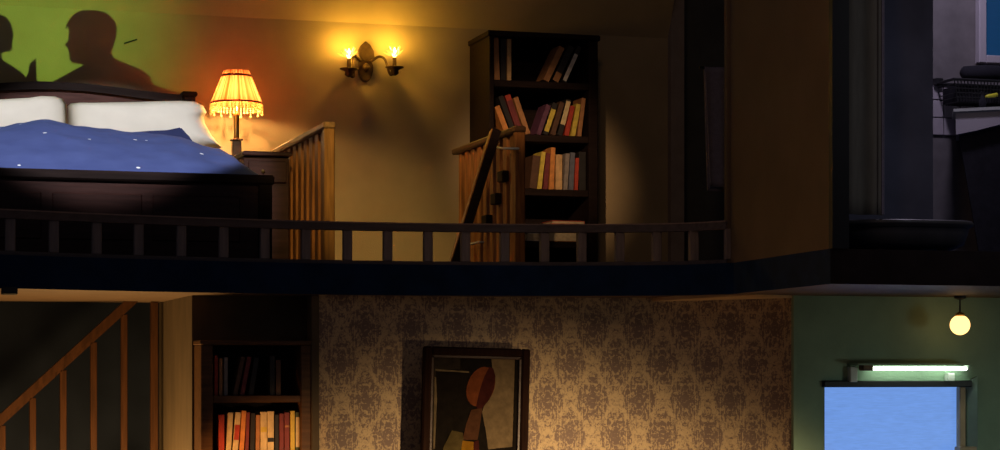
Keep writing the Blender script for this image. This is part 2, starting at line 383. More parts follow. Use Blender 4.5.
# ------------------------------------------------------------------ gallery railing
g = thing('gallery_railing', 'low dark railing with square balusters along the curved upper floor edge', 'railing', (2.15, 9.84, Z1))
inset = []
for i, p in enumerate(FRONT):
    d = (FRONT[min(i+1, len(FRONT)-1)]-FRONT[max(i-1, 0)]).normalized(); n = Vector((-d.y, d.x))
    inset.append(p+n*.035)
inset = [p for p in inset if p.y > 8.9 and p.y < 12 and not (p.x > 3.9 and p.y < 9.25)]
def sweep(pts, w_, z0, z1):
    bm = nb(); rings = []
    for i, p in enumerate(pts):
        d = (pts[min(i+1, len(pts)-1)]-pts[max(i-1, 0)]).normalized(); n = Vector((-d.y, d.x))*w_/2
        rings.append([bm.verts.new((p.x-n.x, p.y-n.y, z0)), bm.verts.new((p.x+n.x, p.y+n.y, z0)), bm.verts.new((p.x+n.x, p.y+n.y, z1)), bm.verts.new((p.x-n.x, p.y-n.y, z1))])
    for a, b in zip(rings, rings[1:]):
        for k in range(4): bm.faces.new((a[k], a[(k+1) % 4], b[(k+1) % 4], b[k]))
    bm.faces.new(rings[0][::-1]); bm.faces.new(rings[-1])
    return bm
obj('top_rail', sweep(inset, .055, EYE+.680, EYE+.715), 'rail_wood', g)
obj('rail_highlight', sweep(inset, .062, EYE+.7145, EYE+.7205), 'rail_highlight', g)  # thin pale strip painting the light caught along the top rail
obj('bottom_rail', sweep(inset, .045, Z1, Z1+.018), 'rail_wood', g)
def at_px(px):
    """point of the railing line that is seen at image column px"""
    best = min(((abs(500+F*((p.x*math.cos(TH)-p.y*math.sin(TH))/(p.x*math.sin(TH)+p.y*math.cos(TH)))-px), p) for a, b in zip(inset, inset[1:]) for p in [a.lerp(b, k/12) for k in range(13)]), key=lambda q: q[0])
    return best[1]
for px in (10.5, 53.5, 96.5, 139, 181, 223, 264.5, 305.5, 346.5, 387, 427, 466, 505, 543.5, 582, 620, 657, 693.5):
    p = at_px(px); obj('baluster', B(p.x-.022, p.x+.022, p.y-.018, p.y+.018, Z1+.018, EYE+.681, .003), 'baluster_wood', g)
p = at_px(729); obj('baluster', B(p.x-.022, p.x+.022, p.y-.018, p.y+.018, Z1+.018, EYE+.681, .003), 'baluster_wood', g)

# ------------------------------------------------------------------ bed
YH, YF = 12.50, 10.28
bx0, bx1 = .28, 1.935; bc = (bx0+bx1)/2
bed = thing('bed', 'dark mahogany double bed with arched headboard and panelled footboard', 'bed', (bc, 11.4, Z1))
top = []
prof = [(60, 84.5), (85, 86), (110, 88.8), (135, 92.3), (160, 95.3), (181, 97)]
half = [(XA(px, YH), ZA(px, py, YH)) for px, py in prof]; cxh = half[0][0]
right = [(x, z) for x, z in half]; left = [(2*cxh-x, z) for x, z in half[:0:-1]]
arc = left+right
bm = nb(); prism(bm, [(arc[0][0], YH, Z1+.25)]+[(x, YH, z) for x, z in arc]+[(arc[-1][0], YH, Z1+.25)], (0, .04, 0)); obj('headboard', bm, 'bed_wood', bed)
bm = nb()
for (xa, za), (xb, zb) in zip(arc, arc[1:]): bar(bm, (xa, YH+.01, za-.012), (xb, YH+.01, zb-.012), .085, .045)
obj('headboard_cap', bm, 'black_wood', bed)
for s in (0, 1):
    xq = XA(189, YH) if s else 2*cxh-XA(189, YH)
    zq = ZA(189, 92, YH)
    q = obj('post', B(xq-.035, xq+.035, YH-.03, YH+.06, Z1, zq-.03, .006), 'black_wood', bed)
    obj('post_cap', B(xq-.047, xq+.047, YH-.04, YH+.07, zq-.03, zq, .008), 'black_wood', q)
zf = lambda px: ZA(px, 166.5+px*.039, YF)
zft = ZA(140, 172, YF)
fb = obj('footboard', B(bx0, bx1-.06, YF-.01, YF+.03, Z1+.004, zft-.05), 'mahogany', bed)
obj('cap_rail', B(bx0-.01, bx1+.02, YF-.035, YF+.05, zft-.05, zft, .01), 'black_wood', fb)
n_p = 3
for i in range(n_p):
    a0 = bx0+.10+i*(bx1-bx0-.2)/n_p; a1 = a0+(bx1-bx0-.2)/n_p-.05
    obj('panel', B(a0, a1, YF-.018, YF-.005, Z1+.12, zft-.11, .006), 'mahogany', fb)
for xq in (bx0, bx1-.06): obj('post', B(xq, xq+.07, YF-.025, YF+.045, Z1, zft-.02, .006), 'black_wood', bed)
for xq in (bx0, bx1-.05): obj('side_rail', B(xq, xq+.04, YF+.03, YH, Z1+.12, Z1+.36, .004), 'bed_wood', bed)
def zmat(y): return (zft-.06)+(y-YF)*.115           # raked mattress top
bm = nb(); prism(bm, [(bx0+.05, YF+.05, Z1+.20), (bx0+.05, YF+.05, zmat(YF+.05)), (bx0+.05, YH-.02, zmat(YH)), (bx0+.05, YH-.02, Z1+.20)], (bx1-bx0-.11, 0, 0))
bmesh.ops.bevel(bm, geom=bm.edges[:], offset=.04, segments=3, affect='EDGES'); obj('mattress', bm, 'linen', bed, True)

# duvet: an outline seen from the foot, lofted along the length of the bed
dv_top = [(-70, 136), (-40, 133), (0, 129), (18, 124.5), (40, 122), (55, 124), (75, 128.5), (100, 132), (125, 135), (150, 136), (175, 139.5), (195, 147), (210, 151), (226, 162), (240, 170)]
YD = 11.45
def crest(xx):
    q = [(XA(px, YD), ZA(px, py, YD)) for px, py in dv_top]
    if xx <= q[0][0]: return q[0][1]
    for (xa, za), (xb, zb) in zip(q, q[1:]):
        if xx <= xb: u = (xx-xa)/(xb-xa); u = u*u*(3-2*u); return za+(zb-za)*u
    return q[-1][1]
bm = nb(); NX, NY = 90, 44; grid = []
from mathutils import noise as mn
for j in range(NY+1):
    v_ = j/NY; y = YF+.055+v_*(11.72-YF-.055); row = []
    wr_ = (1-v_)
    for i in range(NX+1):
        u_ = i/NX; xx = bx0-.03+u_*(bx1+.055-bx0)
        base = zmat(y)+.035
        cz = crest(xx)
        kk = min(1, max(0, y-YF-.055)/(YD-YF-.055)); s = math.sin(kk*math.pi/2)**.9
        if y > YD: s = 1
        z0_ = zft-.015
        z = z0_+(cz-z0_)*s
        if y > YD: z -= (y-YD)*.35
        z += .012*mn.noise(Vector((xx*5, y*5, 2)))*min(1, kk*3)+.010*mn.noise(Vector((xx*11, y*9, 7)))*min(1, kk*3)
        e_ = max(0, (xx-(bx1-.10))/.115)
        z -= .16*e_*e_*(.02+kk)
        row.append(bm.verts.new((xx, y, z)))
    grid.append(row)
for j in range(NY):
    for i in range(NX): bm.faces.new((grid[j][i], grid[j][i+1], grid[j+1][i+1], grid[j+1][i]))
dv = tag(obj('duvet', bm, 'duvet_blue', None, True), 'rumpled blue duvet flecked with white lint covering the bed', 'duvet')
so = dv.modifiers.new('thick', 'SOLIDIFY'); so.thickness = .03; so.offset = -1
# folded corner near the pillow
bm = nb(); YFd = 11.62
fold = [(112, 135.5), (128, 132.5), (150, 130.8), (166, 130.2), (181, 127), (189, 136), (198, 148), (180, 142.5), (150, 139.5), (128, 138)]
prism(bm, [P(px, py, YFd) for px, py in fold], (0, .08, -.015)); bmesh.ops.bevel(bm, geom=bm.edges[:], offset=.006, segments=2, affect='EDGES')
mat('duvet_reverse', (.030, .040, .125), .95, .15, 10, bump=.1); obj('folded_corner', bm, 'duvet_reverse', dv)

# pillows: closed cushions propped against the headboard
def pillow(outline, yc, depth, label):
    """outline = pixel contour on the plane yc; inflated both ways"""
    pts = [P(px, py, yc) for px, py in outline]
    cx = sum(p.x for p in pts)/len(pts); cz = sum(p.z for p in pts)/len(pts)
    bm = nb(); n = len(pts); R = 7
    def ring(s, y): return [bm.verts.new((cx+(p.x-cx)*s+0, y+(p.z-cz)*s*.25, cz+(p.z-cz)*s+.006*mn.noise(Vector(((cx+(p.x-cx)*s)*6, 3, (cz+(p.z-cz)*s)*9))))) for p in pts]
    front = []; back = []
    for k in range(R+1):
        s = max(.02, 1-(k/R)**1.0*.98); d = depth*(1-s**3.5)**.6
        front.append(ring(s, yc-d-.012*mn.noise(Vector((cx*3+k, 1.3, k*.8)))*(k > 1))); back.append(ring(s, yc+d*.5) if k else front[0])
    for rs in (front, back):
        for a, b in zip(rs, rs[1:]):
            for i in range(n): bm.faces.new((a[i], a[(i+1) % n], b[(i+1) % n], b[i]))
        bm.faces.new(rs[-1])
    return tag(obj('pillow', bm, 'linen', None, True), label, 'pillow', 'pillows on the bed')
def dens(pts, n=3):
    out = []
    for a, b in zip(pts, pts[1:]+pts[:1]):
        for k in range(n): out.append((a[0]+(b[0]-a[0])*k/n, a[1]+(b[1]-a[1])*k/n))
    return out
pillow(dens([(-72, 112), (-66, 102), (-40, 99), (0, 98.5), (30, 97.5), (42, 95.6), (56, 95.6), (63, 98), (66.8, 104), (67.3, 120), (66.5, 140), (60, 150), (0, 148), (-60, 146), (-72, 130)]), 12.15, .16, 'white pillow with a raised corner at the left half of the bed')
pillow(dens([(68, 106), (71, 102.8), (80, 101.5), (110, 101.6), (150, 100.8), (180, 100.5), (196, 101.5), (204, 106), (207, 112), (204, 118), (205, 124), (211, 136), (221, 148), (200, 153), (150, 152), (100, 152), (71, 148), (67.8, 130)]), 12.13, .16, 'white pillow nearest the glowing lamp, its corner drooping over the bed side')

# ------------------------------------------------------------------ nightstand and lamp
nx0, nx1 = 1.992, XA(290, 11.4); zn = ZA(260, 151.5, 11.4)
ns = thing('nightstand', 'small dark wooden nightstand between the bed and the slatted stair railing', 'nightstand', ((nx0+nx1)/2, 11.7, Z1))
obj('top', B(nx0, nx1+.008, 11.38, 12.62, zn-.025, zn, .005), 'mahogany', ns)
obj('body', B(nx0+.012, nx1-.004, 11.41, 12.60, Z1+.06, zn-.025, .003), 'mahogany', ns)
dr = obj('drawer', B(nx0+.035, nx1-.02, 11.395, 11.412, zn-.17, zn-.05, .004), 'mahogany', ns)
bm = nb(); lathe(bm, ((nx0+nx1)/2-.02, 11.385, zn-.11), [(.004, -.01), (.011, 0), (.004, .01)], 10); obj('knob', bm, 'brass', dr)
for xq in (nx0+.012, nx1-.044):
    for yq in (11.41, 12.55): obj('leg', B(xq, xq+.04, yq, yq+.04, Z1, Z1+.06), 'mahogany', ns)
YLp = 12.38; lx = XA(236.5, YLp)
zs = lambda py: ZA(236, py, YLp)
sc = SC(236, YLp)
zb = zn
lamp = thing('table_lamp', 'lit table lamp with pleated orange bell shade and beaded fringe on nightstand', 'lamp', (lx, YLp, zb))
bm = nb(); lathe(bm, (lx, YLp, 0), [(.055, zb), (.055, zb+.012), (.03, zb+.02), (.034, zb+.025)], 24); obj('base', bm, 'brass', lamp, False)
bm = nb(); box(bm, lx-.026, lx+.026, YLp-.026, YLp+.026, zb+.02, zs(141), .004); box(bm, lx-.034, lx+.034, YLp-.034, YLp+.034, zs(141), zs(139), .003); obj('plinth', bm, 'bronze', lamp)
bm = nb(); lathe(bm, (lx, YLp, 0), [(.018, zs(140)), (.015, zs(132)), (.018, zs(116)), (.022, zs(115)), (.010, zs(113)), (.008, zs(107))], 16); obj('stem', bm, 'brass', lamp, True)
zt, zm = zs(71), zs(104)
pl = lambda k, s: 1+.035*math.cos(k*math.pi/2)
prof = []
for i in range(13):
    u = i/12; r = (12.4+(25.3-12.4)*(u**1.02))/sc
    prof.append((r, zt+(zm-zt)*u))
bm = nb(); lathe(bm, (lx, YLp, 0), prof, 112, pl, cap=False); sh = obj('shade', bm, 'shade_silk', lamp, True)
bm = nb(); lathe(bm, (lx, YLp, 0), [(13.8/sc, zs(75.0)), (14.8/sc, zs(75.0)), (15.3/sc, zs(77.3)), (14.3/sc, zs(77.3))], 48, cap=False); obj('trim_band', bm, 'trim_red', sh)
bm = nb(); lathe(bm, (lx, YLp, 0), [(25.2/sc, zs(104.4)), (26.0/sc, zs(104.2)), (26.0/sc, zs(102.6)), (25.0/sc, zs(102.4))], 48, cap=False); obj('trim_band', bm, 'trim_red', sh)
bm = nb(); NB = 46
for k in range(NB):
    a = 2*math.pi*k/NB; r = 25.6/sc; long = (k % 3 == 0)
    for j in range(3+2*long):
        z = zs(105)-.004-j*.0125; rr = (.0062 if j < 2+2*long else .0085)
        bmesh.ops.create_icosphere(bm, subdivisions=1, radius=rr, matrix=Matrix.Translation((lx+r*math.cos(a), YLp+r*math.sin(a), z)))
obj('bead_fringe', bm, 'fringe_bead', sh)
bm = nb(); bmesh.ops.create_icosphere(bm, subdivisions=2, radius=.03, matrix=Matrix.Translation((lx, YLp, zs(87)))); bl = obj('bulb', bm, 'flame', lamp, True)
point('table_lamp_light', (lx, YLp, zs(98)), 20, (1.0, .60, .20), .02)

# ------------------------------------------------------------------ sconce
YK = YB-.10; kx = XA(365, YB); 
sco = thing('wall_sconce', 'bronze two-arm wall sconce with lit candle bulbs in crystal glare petals', 'sconce', (kx, YB, ZA(365, 82, YB)))
bm = nb(); zc = ZA(365, 68, YB-.02)
ks = SC(365, YB)
pts = []
for k in range(24):
    a = 2*math.pi*k/24; pts.append((kx+7.5/ks*math.cos(a), YB-.001, zc+13/ks*math.sin(a)*(1.0 if math.sin(a) > 0 else 1.05)))
prism(bm, pts, (0, -.02, 0)); bmesh.ops.bevel(bm, geom=[e for e in bm.edges if all(v.co.y < YB-.015 for v in e.verts)], offset=.008, segments=2, affect='EDGES')
obj('back_plate', bm, 'bronze', sco)
bm = nb(); zl = ZA(365, 57, YB)
leaf = [(-6, 57), (-7.5, 51), (-5, 46), (0, 41.5), (4.5, 45), (8, 51), (9, 58), (4, 62), (-2, 62)]
prism(bm, [(kx+q/ks, YB-.004, ZA(365, py, YB)) for q, py in leaf], (0, -.022, 0)); bmesh.ops.bevel(bm, geom=bm.edges[:], offset=.004, segments=1, affect='EDGES')
obj('leaf_finial', bm, 'bronze', sco)
bm = nb(); lathe(bm, (kx, YB-.035, zc), [(.004, -.03), (.022, -.012), (.026, 0), (.022, .012), (.004, .03)], 14); obj('boss', bm, 'bronze', sco, True)
for s, cxp, cyp, bxp, byp in ((-1, 349, 69, 346.5, 54), (1, 394.5, 67.5, 396, 53)):
    c = P(cxp, cyp+1, YK); st = Vector((kx+s*.03, YB-.03, ZA(365, 62, YB)))
    mid = [st, st+Vector((s*.05, -.02, .03)), Vector(((st.x+c.x)/2+s*.015, (st.y+c.y)/2-.01, st.z+.005)), Vector((c.x-s*.03, c.y, c.z-.035)), Vector((c.x, c.y, c.z-.03))]
    sm = [Vector((0, 0, 0))]*0
    cc = [2*mid[0]-mid[1]]+mid+[2*mid[-1]-mid[-2]]; path = []
    for i in range(1, len(cc)-2):
        for k in range(6):
            u = k/6; p0, p1, p2, p3 = cc[i-1:i+3]; path.append(.5*((2*p1)+(-p0+p2)*u+(2*p0-5*p1+4*p2-p3)*u*u+(-p0+3*p1-3*p2+p3)*u**3))
    path.append(mid[-1])
    bm = nb(); tube(bm, path, .009, 8); arm = obj('arm', bm, 'bronze', sco, True)
    bm = nb(); lathe(bm, (c.x, c.y, c.z), [(.008, -.045), (.028, -.03), (.024, -.01), (.058, .004), (.058, .010), (.018, .010)], 20); obj('drip_cup', bm, 'bronze', arm, True)
    bq = P(bxp, byp, YK); bq.x = c.x
    bm = nb(); lathe(bm, (c.x, c.y, 0), [(.014, c.z+.008), (.012, bq.z-.028)], 12); obj('candle', bm, 'bronze', arm)
    bm = nb(); lathe(bm, (c.x, c.y, bq.z), [(.006, -.028), (.016, -.012), (.017, 0), (.010, .018), (.002, .036)], 12); obj('candle_bulb', bm, 'flame', arm, True)
    bm = nb()
    for k in range(11):
        a = 2*math.pi*k/11+.2; tilt = (.55, .85, 1.15)[k % 3]; L = (.085, .075, .08)[k % 3]
        d = Vector((math.cos(a)*math.sin(tilt), math.sin(a)*math.sin(tilt)*.8, math.cos(tilt))); o_ = Vector((c.x, c.y, bq.z-.03))
        tube(bm, [o_+d*.022, o_+d*(L*.6), o_+d*L], .004, 5, [.002, .006, .001])
    obj('crystal_glare_petals', bm, 'crystal', arm)
    point('sconce_light', (c.x, c.y-.03, bq.z+.03), 4.2, (1.0, .56, .06), .02)

# ------------------------------------------------------------------ slatted stair railings (upper floor)
def stair_rail(label, pf, pn, Yfar, Ynear, top_far, nsl, tone, hrail='oak_long', rail_to=None, newel_w=.055, slat_w=.03, lip=True):
    xx = XA(pf, Yfar)
    zt_ = ZA(pf, top_far, Yfar)
    g = thing('stair_railing', label, 'railing', (xx, Ynear, Z1), 'slatted railings on the upper floor')
    obj('handrail', B(xx-.035, xx+.03, Ynear-.03, Yfar, zt_-.035, zt_, .008), hrail, g)
    obj('newel_post', B(xx-.028, xx+.028, Ynear-.02, Ynear+.035, Z1, zt_-.03, .006), tone, g)
    step = (Yfar-.04-Ynear-.05)/nsl
    for i in range(nsl):
        y = Ynear+.06+i*step
        obj('slat', B(xx-.012, xx+.012, y+.01, y+step*.62, Z1, zt_-.033, .003), 'old_slat', g)
    return g, xx, zt_
stair_rail('orange-brown slatted stair railing beside the nightstand', 277, 333, 12.05, 10.62, 150, 9, 'oak')
g2, x2, z2 = stair_rail('worn slatted stair railing with chrome handle in front of the tall bookcase', 457, 526, 12.05, 10.80, 149.5, 9, 'old_slat', 'case_wood')
# small dark blocks and wire handle of the second railing
def on_rail(px, py):
    a = TH+math.atan((px-500)/F); Y = (x2-.03)/math.tan(a); return Vector((x2-.03, Y, ZA(px, py, Y)))
for px, py in ((503, 176.5), (496, 199), (487, 220.5)):
    q = on_rail(px, py); obj('dark_block', B(q.x-.02, q.x+.02, q.y-.05, q.y+.05, q.z-.03, q.z+.03, .004), 'black_wood', g2)
hp = [on_rail(499, 141), on_rail(500, 145.5), on_rail(503, 147.8), on_rail(509, 148.6), on_rail(518.5, 148.6)]
hp = [q+Vector((-.03, 0, 0)) for q in hp]; hp[0].x += .03; hp[-1].x += .03
bm = nb(); tube(bm, hp, .006, 8); obj('handle', bm, 'white_paint', g2, True)
q = on_rail(480, 243); bm = nb(); tube(bm, [q+Vector((0, .12, 0)), q+Vector((-.03, .10, 0)), q+Vector((-.03, -.06, 0)), q+Vector((0, -.08, 0))], .006, 8); obj('handle', bm, 'white_paint', g2, True)
# leaning dark board
yb_ = 10.62
a = P(497.5, 133, yb_); 
lt = on_rail(504, 131)+Vector((-.045, 0, 0)); lb = Vector((XA(452.5, 10.55), 10.55, ZA(452, 272, 10.55)))
lb = lt+(lb-lt)*((lt.z-Z1-.02)/(lt.z-lb.z))
bd = thing('leaning_board', 'long dark board leaning diagonally against the worn slatted railing', 'board', (lb.x, lb.y, Z1))
bm = nb(); bar(bm, lb, lt, .045, .03, (0, 1, 0), .003); obj('plank', bm, 'black_wood', bd)
bm = nb(); bar(bm, lb+Vector((-.03, -.004, 0)), lt+Vector((-.03, -.004, 0)), .008, .034, (0, 1, 0)); obj('edge_strip', bm, 'old_slat', bd)

# ------------------------------------------------------------------ bookcases and books
PAL = {'brown': (.40, .19, .08), 'black': (.022, .02, .022), 'tan': (.60, .38, .18), 'dark brown': (.10, .05, .03), 'purple': (.13, .05, .10),
       'orange': (.62, .25, .07), 'red': (.42, .05, .03), 'yellow': (.62, .48, .08), 'grey': (.25, .22, .21), 'blue grey': (.12, .13, .18),
       'cream': (.62, .50, .28), 'maroon': (.18, .035, .04), 'white': (.65, .62, .58), 'dark green': (.06, .08, .04)}
for k, c in PAL.items(): mat('cover_'+k.replace(' ', '_'), c, .5, .25, 25, bump=.1)
def book(label, Ysp, px, zb, wpx, hpx, lean, col, group, band=None, depth=.17, floor_=None):
    """upright book: px = left edge at the shelf, sizes in pixels at that depth, lean in degrees to the right"""
    s = SC(px, Ysp); w_ = max(.014, wpx/s*.97); h_ = hpx/s/math.cos(math.radians(abs(lean)))*.985
    a = math.radians(lean)
    x0 = XA(px, Ysp)
    if lean > 0: ox = x0+w_*math.cos(a); ox_l = -w_
    else: ox = x0; ox_l = 0
    o = bpy.data.objects.new('book', None); COL.objects.link(o); o.empty_display_size = .05
    o.location = (ox, Ysp, zb+.0005); o.rotation_euler = (0, a, 0); ORG[o.name] = (0, 0, 0)
    o['label'] = label; o['category'] = 'book'; o['group'] = group
    cm = 'cover_'+col.replace(' ', '_'); t_ = .003
    bm = nb(); X0, X1 = ox_l, ox_l+w_
    box(bm, X0, X1, 0, .006, 0, h_, .0015); box(bm, X0, X0+t_, .004, depth, 0, h_); box(bm, X1-t_, X1, .004, depth, 0, h_)
    obj('cover', bm, cm, o)
    obj('page_block', B(X0+t_, X1-t_, .006, depth-.006, .004, h_-.006), 'pages', o)
    if band:
        bc_, zz0, zz1 = band
        obj('spine_label', B(X0+.001, X1-.001, -.0012, .001, h_*zz0, h_*zz1), 'cover_'+bc_.replace(' ', '_'), o)
    return o
def shelf_books(rows, Ysp, zb, ybase, group, tail):
    n = len(rows); used = {}
    words = ['first', 'second', 'third', 'fourth', 'fifth', 'sixth', 'seventh', 'eighth', 'ninth', 'tenth', 'eleventh', 'twelfth', 'thirteenth', 'fourteenth', 'fifteenth']
    for i, (px, wpx, ytop, lean, col, *band) in enumerate(rows):
        pos = 'leftmost' if i == 0 else ('rightmost' if i == n-1 else words[i]+' from left')
        st = 'leaning' if abs(lean) > 5 else 'upright'
        book('%s %s book, %s, %s' % (st, col, pos, tail), Ysp, px, zb, wpx, ybase-ytop, lean, col, group, band[0] if band else None)
# upper tall bookcase
YQ = 12.25; qx0, qx1 = XA(489.5, YQ), XA(598, YQ); zq = ZA(545, 33, YQ)
bc_ = thing('bookcase', 'tall black bookcase against the bedroom wall behind the worn railing', 'bookcase', ((qx0+qx1)/2, YQ, Z1))
dpt = YB-.01
obj('side_panel', B(qx0, qx0+.03, YQ, dpt, Z1, zq, .004), 'black_wood', bc_)
obj('side_panel', B(qx1-.06, qx1, YQ, dpt, Z1, zq, .004), 'black_wood', bc_)
obj('back_panel', B(qx0+.03, qx1-.06, dpt-.02, dpt, Z1, zq-.02), 'black_wood', bc_)
obj('top_board', B(qx0-.012, qx1+.012, YQ-.015, dpt, zq-.035, zq, .006), 'black_wood', bc_)
obj('plinth', B(qx0+.03, qx1-.06, YQ+.01, YQ+.04, Z1, Z1+.07), 'black_wood', bc_)
shz = []
for py in (81.5, 135, 189, 241):
    z = ZA(545, py, YQ); shz.append(z)
    obj('shelf', B(qx0+.03, qx1-.06, YQ+.006, dpt-.02, z-.042, z, .003), 'black_wood', bc_)
YSP = YQ+.03
g_ = 'books in the tall black bookcase'
shelf_books([(494.5, 5.6, 40, -2, 'brown'), (500.8, 5.6, 41, 0, 'black'), (507.3, 4.2, 41, 0, 'tan'),
             (543.5, 6, 48, 26, 'brown'), (552.5, 6.5, 47, 26, 'black', ('brown', .0, .24)), (562, 4.2, 46.5, 25, 'black', ('white', .04, .78))], YSP, shz[0], 81.5, g_, 'on top shelf of tall black bookcase')
shelf_books([(505, 5.5, 109, -22, 'orange'), (512, 5, 99, -21, 'black'), (518, 6, 98, -20, 'maroon', ('red', .86, 1)), (526, 5, 100, -20, 'brown'),
             (536.5, 4.6, 106, 20, 'purple'), (543, 5, 104, 19, 'black', ('yellow', .1, .8)), (550.5, 5, 103, 17, 'dark brown'), (557.5, 5, 100, 15, 'black', ('cream', .3, .95)),
             (564.5, 4.4, 106, 12.5, 'red'), (571, 4.5, 104, 10.5, 'yellow'), (577.5, 4, 98, 7, 'brown')], YSP, shz[1], 135, g_, 'on second shelf of tall black bookcase')
shelf_books([(529.5, 7.5, 157, 7, 'dark brown'), (537.4, 4.4, 153, 7, 'yellow'), (543.3, 4.6, 154, 5, 'maroon'), (549.3, 4.6, 148.5, 2.6, 'orange'), (556, 6.5, 155, 0, 'tan'),
             (563.5, 4.2, 154, 4, 'grey'), (568.8, 4.8, 153, 3, 'blue grey'), (574.6, 3.6, 158, 2, 'red'), (579, 7, 152, 0, 'black')], YSP, shz[2], 189, g_, 'on third shelf of tall black bookcase')
def flat_book(label, px0, px1, zb, h, col, group, Y, depth, yaw=0):
    x0, x1 = XA(px0, Y), XA(px1, Y)
    o = thing('book', label, 'book', ((x0+x1)/2, Y+depth/2, zb), group)
    c = 'cover_'+col.replace(' ', '_')
    bm = nb(); box(bm, x0, x1, Y, Y+depth, zb, zb+.004); box(bm, x0, x1, Y, Y+depth, zb+h-.004, zb+h); box(bm, x1-.005, x1, Y, Y+depth, zb, zb+h); obj('cover', bm, c, o)
    obj('page_block', B(x0+.004, x1-.005, Y+.003, Y+depth-.004, zb+.004, zb+h-.004), 'pages', o)
    o.rotation_euler.z = yaw
    return zb+h+.0008
z = shz[3]+.0008
za = z
z = flat_book('thick brown book lying flat at the bottom of the low shelf stack', 545, 582, z, .058, 'brown', g_, YSP, .22)
z = flat_book('dark brown book lying flat in the middle of the low shelf stack', 549, 578, z, .030, 'dark brown', g_, YSP+.01, .2)
z = flat_book('orange book with pale pages lying below the red one', 541, 584, z, .020, 'orange', g_, YSP, .22)
z = flat_book('red book lying flat on top of the low shelf stack', 552, 585, z, .022, 'red', g_, YSP+.02, .2)
z = flat_book('white book lying flat lowest beside the railing post', 527, 541, za, .05, 'white', g_, YSP, .2)
z = flat_book('black book between two pale ones beside the railing post', 526.5, 540, z, .035, 'black', g_, YSP, .2)
z = flat_book('cream book lying topmost beside the railing post', 526.5, 541.5, z, .016, 'cream', g_, YSP, .2)

# lower bookcase
YQ2 = 9.90; q0, q1 = XA(201, YQ2), XA(312, YQ2); zq2 = ZA(255, 345, YQ2)
b2 = thing('bookcase', 'brown wooden bookcase packed with books under the gallery beside the wallpaper', 'bookcase', ((q0+q1)/2, YQ2, 0))
s2 = SC(255, YQ2); wl = XA(213, YQ2)-q0; wr2 = q1-XA(301, YQ2)
obj('side_panel', B(q0, q0+wl, YQ2, YA-.005, 0, zq2, .004), 'case_wood', b2)
obj('side_panel', B(q1-wr2, q1, YQ2, YA-.005, 0, zq2, .004), 'case_wood', b2)
obj('top_board', B(q0-.005, q1+.005, YQ2-.006, YA-.005, zq2, zq2+.022, .004), 'case_wood', b2)
obj('back_panel', B(q0+wl, q1-wr2, YA-.02, YA-.005, 0, zq2), 'black_wood', b2)
zz = [ZA(255, 395.5, YQ2), ZA(255, 463, YQ2), ZA(255, 463, YQ2)-.32, ZA(255, 463, YQ2)-.64, .1]
for z in zz: obj('shelf', B(q0+wl, q1-wr2, YQ2+.004, YA-.02, z-.034, z, .003), 'case_wood', b2)
g_ = 'books in the brown bookcase downstairs'
def shelf2(rows, zb, ybase, tail):
    n = len(rows); words = ['first', 'second', 'third', 'fourth', 'fifth', 'sixth', 'seventh', 'eighth', 'ninth', 'tenth', 'eleventh', 'twelfth', 'thirteenth', 'fourteenth', 'fifteenth']
    for i, (px, wpx, ytop, lean, col, *band) in enumerate(rows):
        pos = 'leftmost' if i == 0 else ('rightmost' if i == n-1 else words[i]+' from left')
        book('%s %s book, %s, %s' % ('leaning' if abs(lean) > 5 else 'upright', col, pos, tail), YQ2+.025, px, zb, wpx, ybase-ytop, lean, col, g_, band[0] if band else None, .15)
shelf2([(214.5, 3.4, 355, 0, 'red'), (219.2, 3.4, 358, 0, 'brown'), (224, 4, 357, 0, 'grey'), (233, 4.5, 357, 12, 'dark brown'), (240, 4.5, 357, 11, 'maroon'), (248.5, 5, 358, 9, 'black'),
        (270, 5, 356, 0, 'black'), (276, 5, 360, 0, 'dark brown')], zz[0], 395.5, 'on upper shelf of brown bookcase')
shelf2([(219, 5.6, 414, 0, 'red'), (225.5, 5, 412, 3.5, 'cream'), (231.8, 5.5, 412, 4.5, 'cream', ('red', .45, .75)), (238.8, 4.6, 410.5, 3.5, 'orange'), (244.8, 3.6, 412, 2, 'maroon'), (249.8, 4.6, 413, 1.5, 'black'),
        (255.8, 4, 415, .5, 'brown'), (260.6, 6.6, 412, 0, 'cream', ('yellow', .6, .7)), (267.6, 6.6, 411.5, 0, 'cream', ('black', .4, .48)), (275, 4, 415, 0, 'black'), (279.6, 4.4, 414, 0, 'maroon'),
        (284.6, 5.2, 413, 0, 'maroon', ('brown', .7, .74)), (290.6, 4.4, 411.5, 0, 'yellow'), (295.6, 4, 413, 0, 'dark green', ('cream', .3, .9))], zz[1], 463, 'on lower shelf of brown bookcase')

# ------------------------------------------------------------------ lower staircase
YR = 11.12
st = thing('staircase', 'wooden staircase railing rising to the right in the dark stairwell', 'staircase', (XA(0, YR), YR, 0))
a = P(-40, 455, YR); b = P(131, 299.5, YR)
d = (b-a)
def rail_prism(o0, o1, w_):
    k_ = d.z/d.x; zt = Z0-.001
    q = [(a.x, a.z+o0), ((zt-a.z-o0)/k_+a.x, zt), ((zt-a.z-o1)/k_+a.x, zt), (a.x, a.z+o1)]
    bm = nb(); prism(bm, [(x, YR-w_/2, z) for x, z in q], (0, w_, 0)); return bm
hr = obj('handrail', rail_prism(-.020, .024, .055), 'stair_wood', st)
obj('rail_fillet', rail_prism(-.044, -.020, .034), 'stair_wood', hr)
slope = d.z/d.x
bm = nb(); bar(bm, a+Vector((0, 0, -1.02)), b+Vector((0, 0, -1.02)), .04, .22, (0, 0, 1)); obj('stringer', bm, 'stair_wood', st)
for px in (2, 32.5, 63, 93.5, 124):
    x = XA(px, YR); zt_ = a.z+(x-a.x)*slope-.045
    obj('baluster', B(x-.017, x+.017, YR-.017, YR+.017, zt_-.92, zt_, .003), 'stair_wood', st)
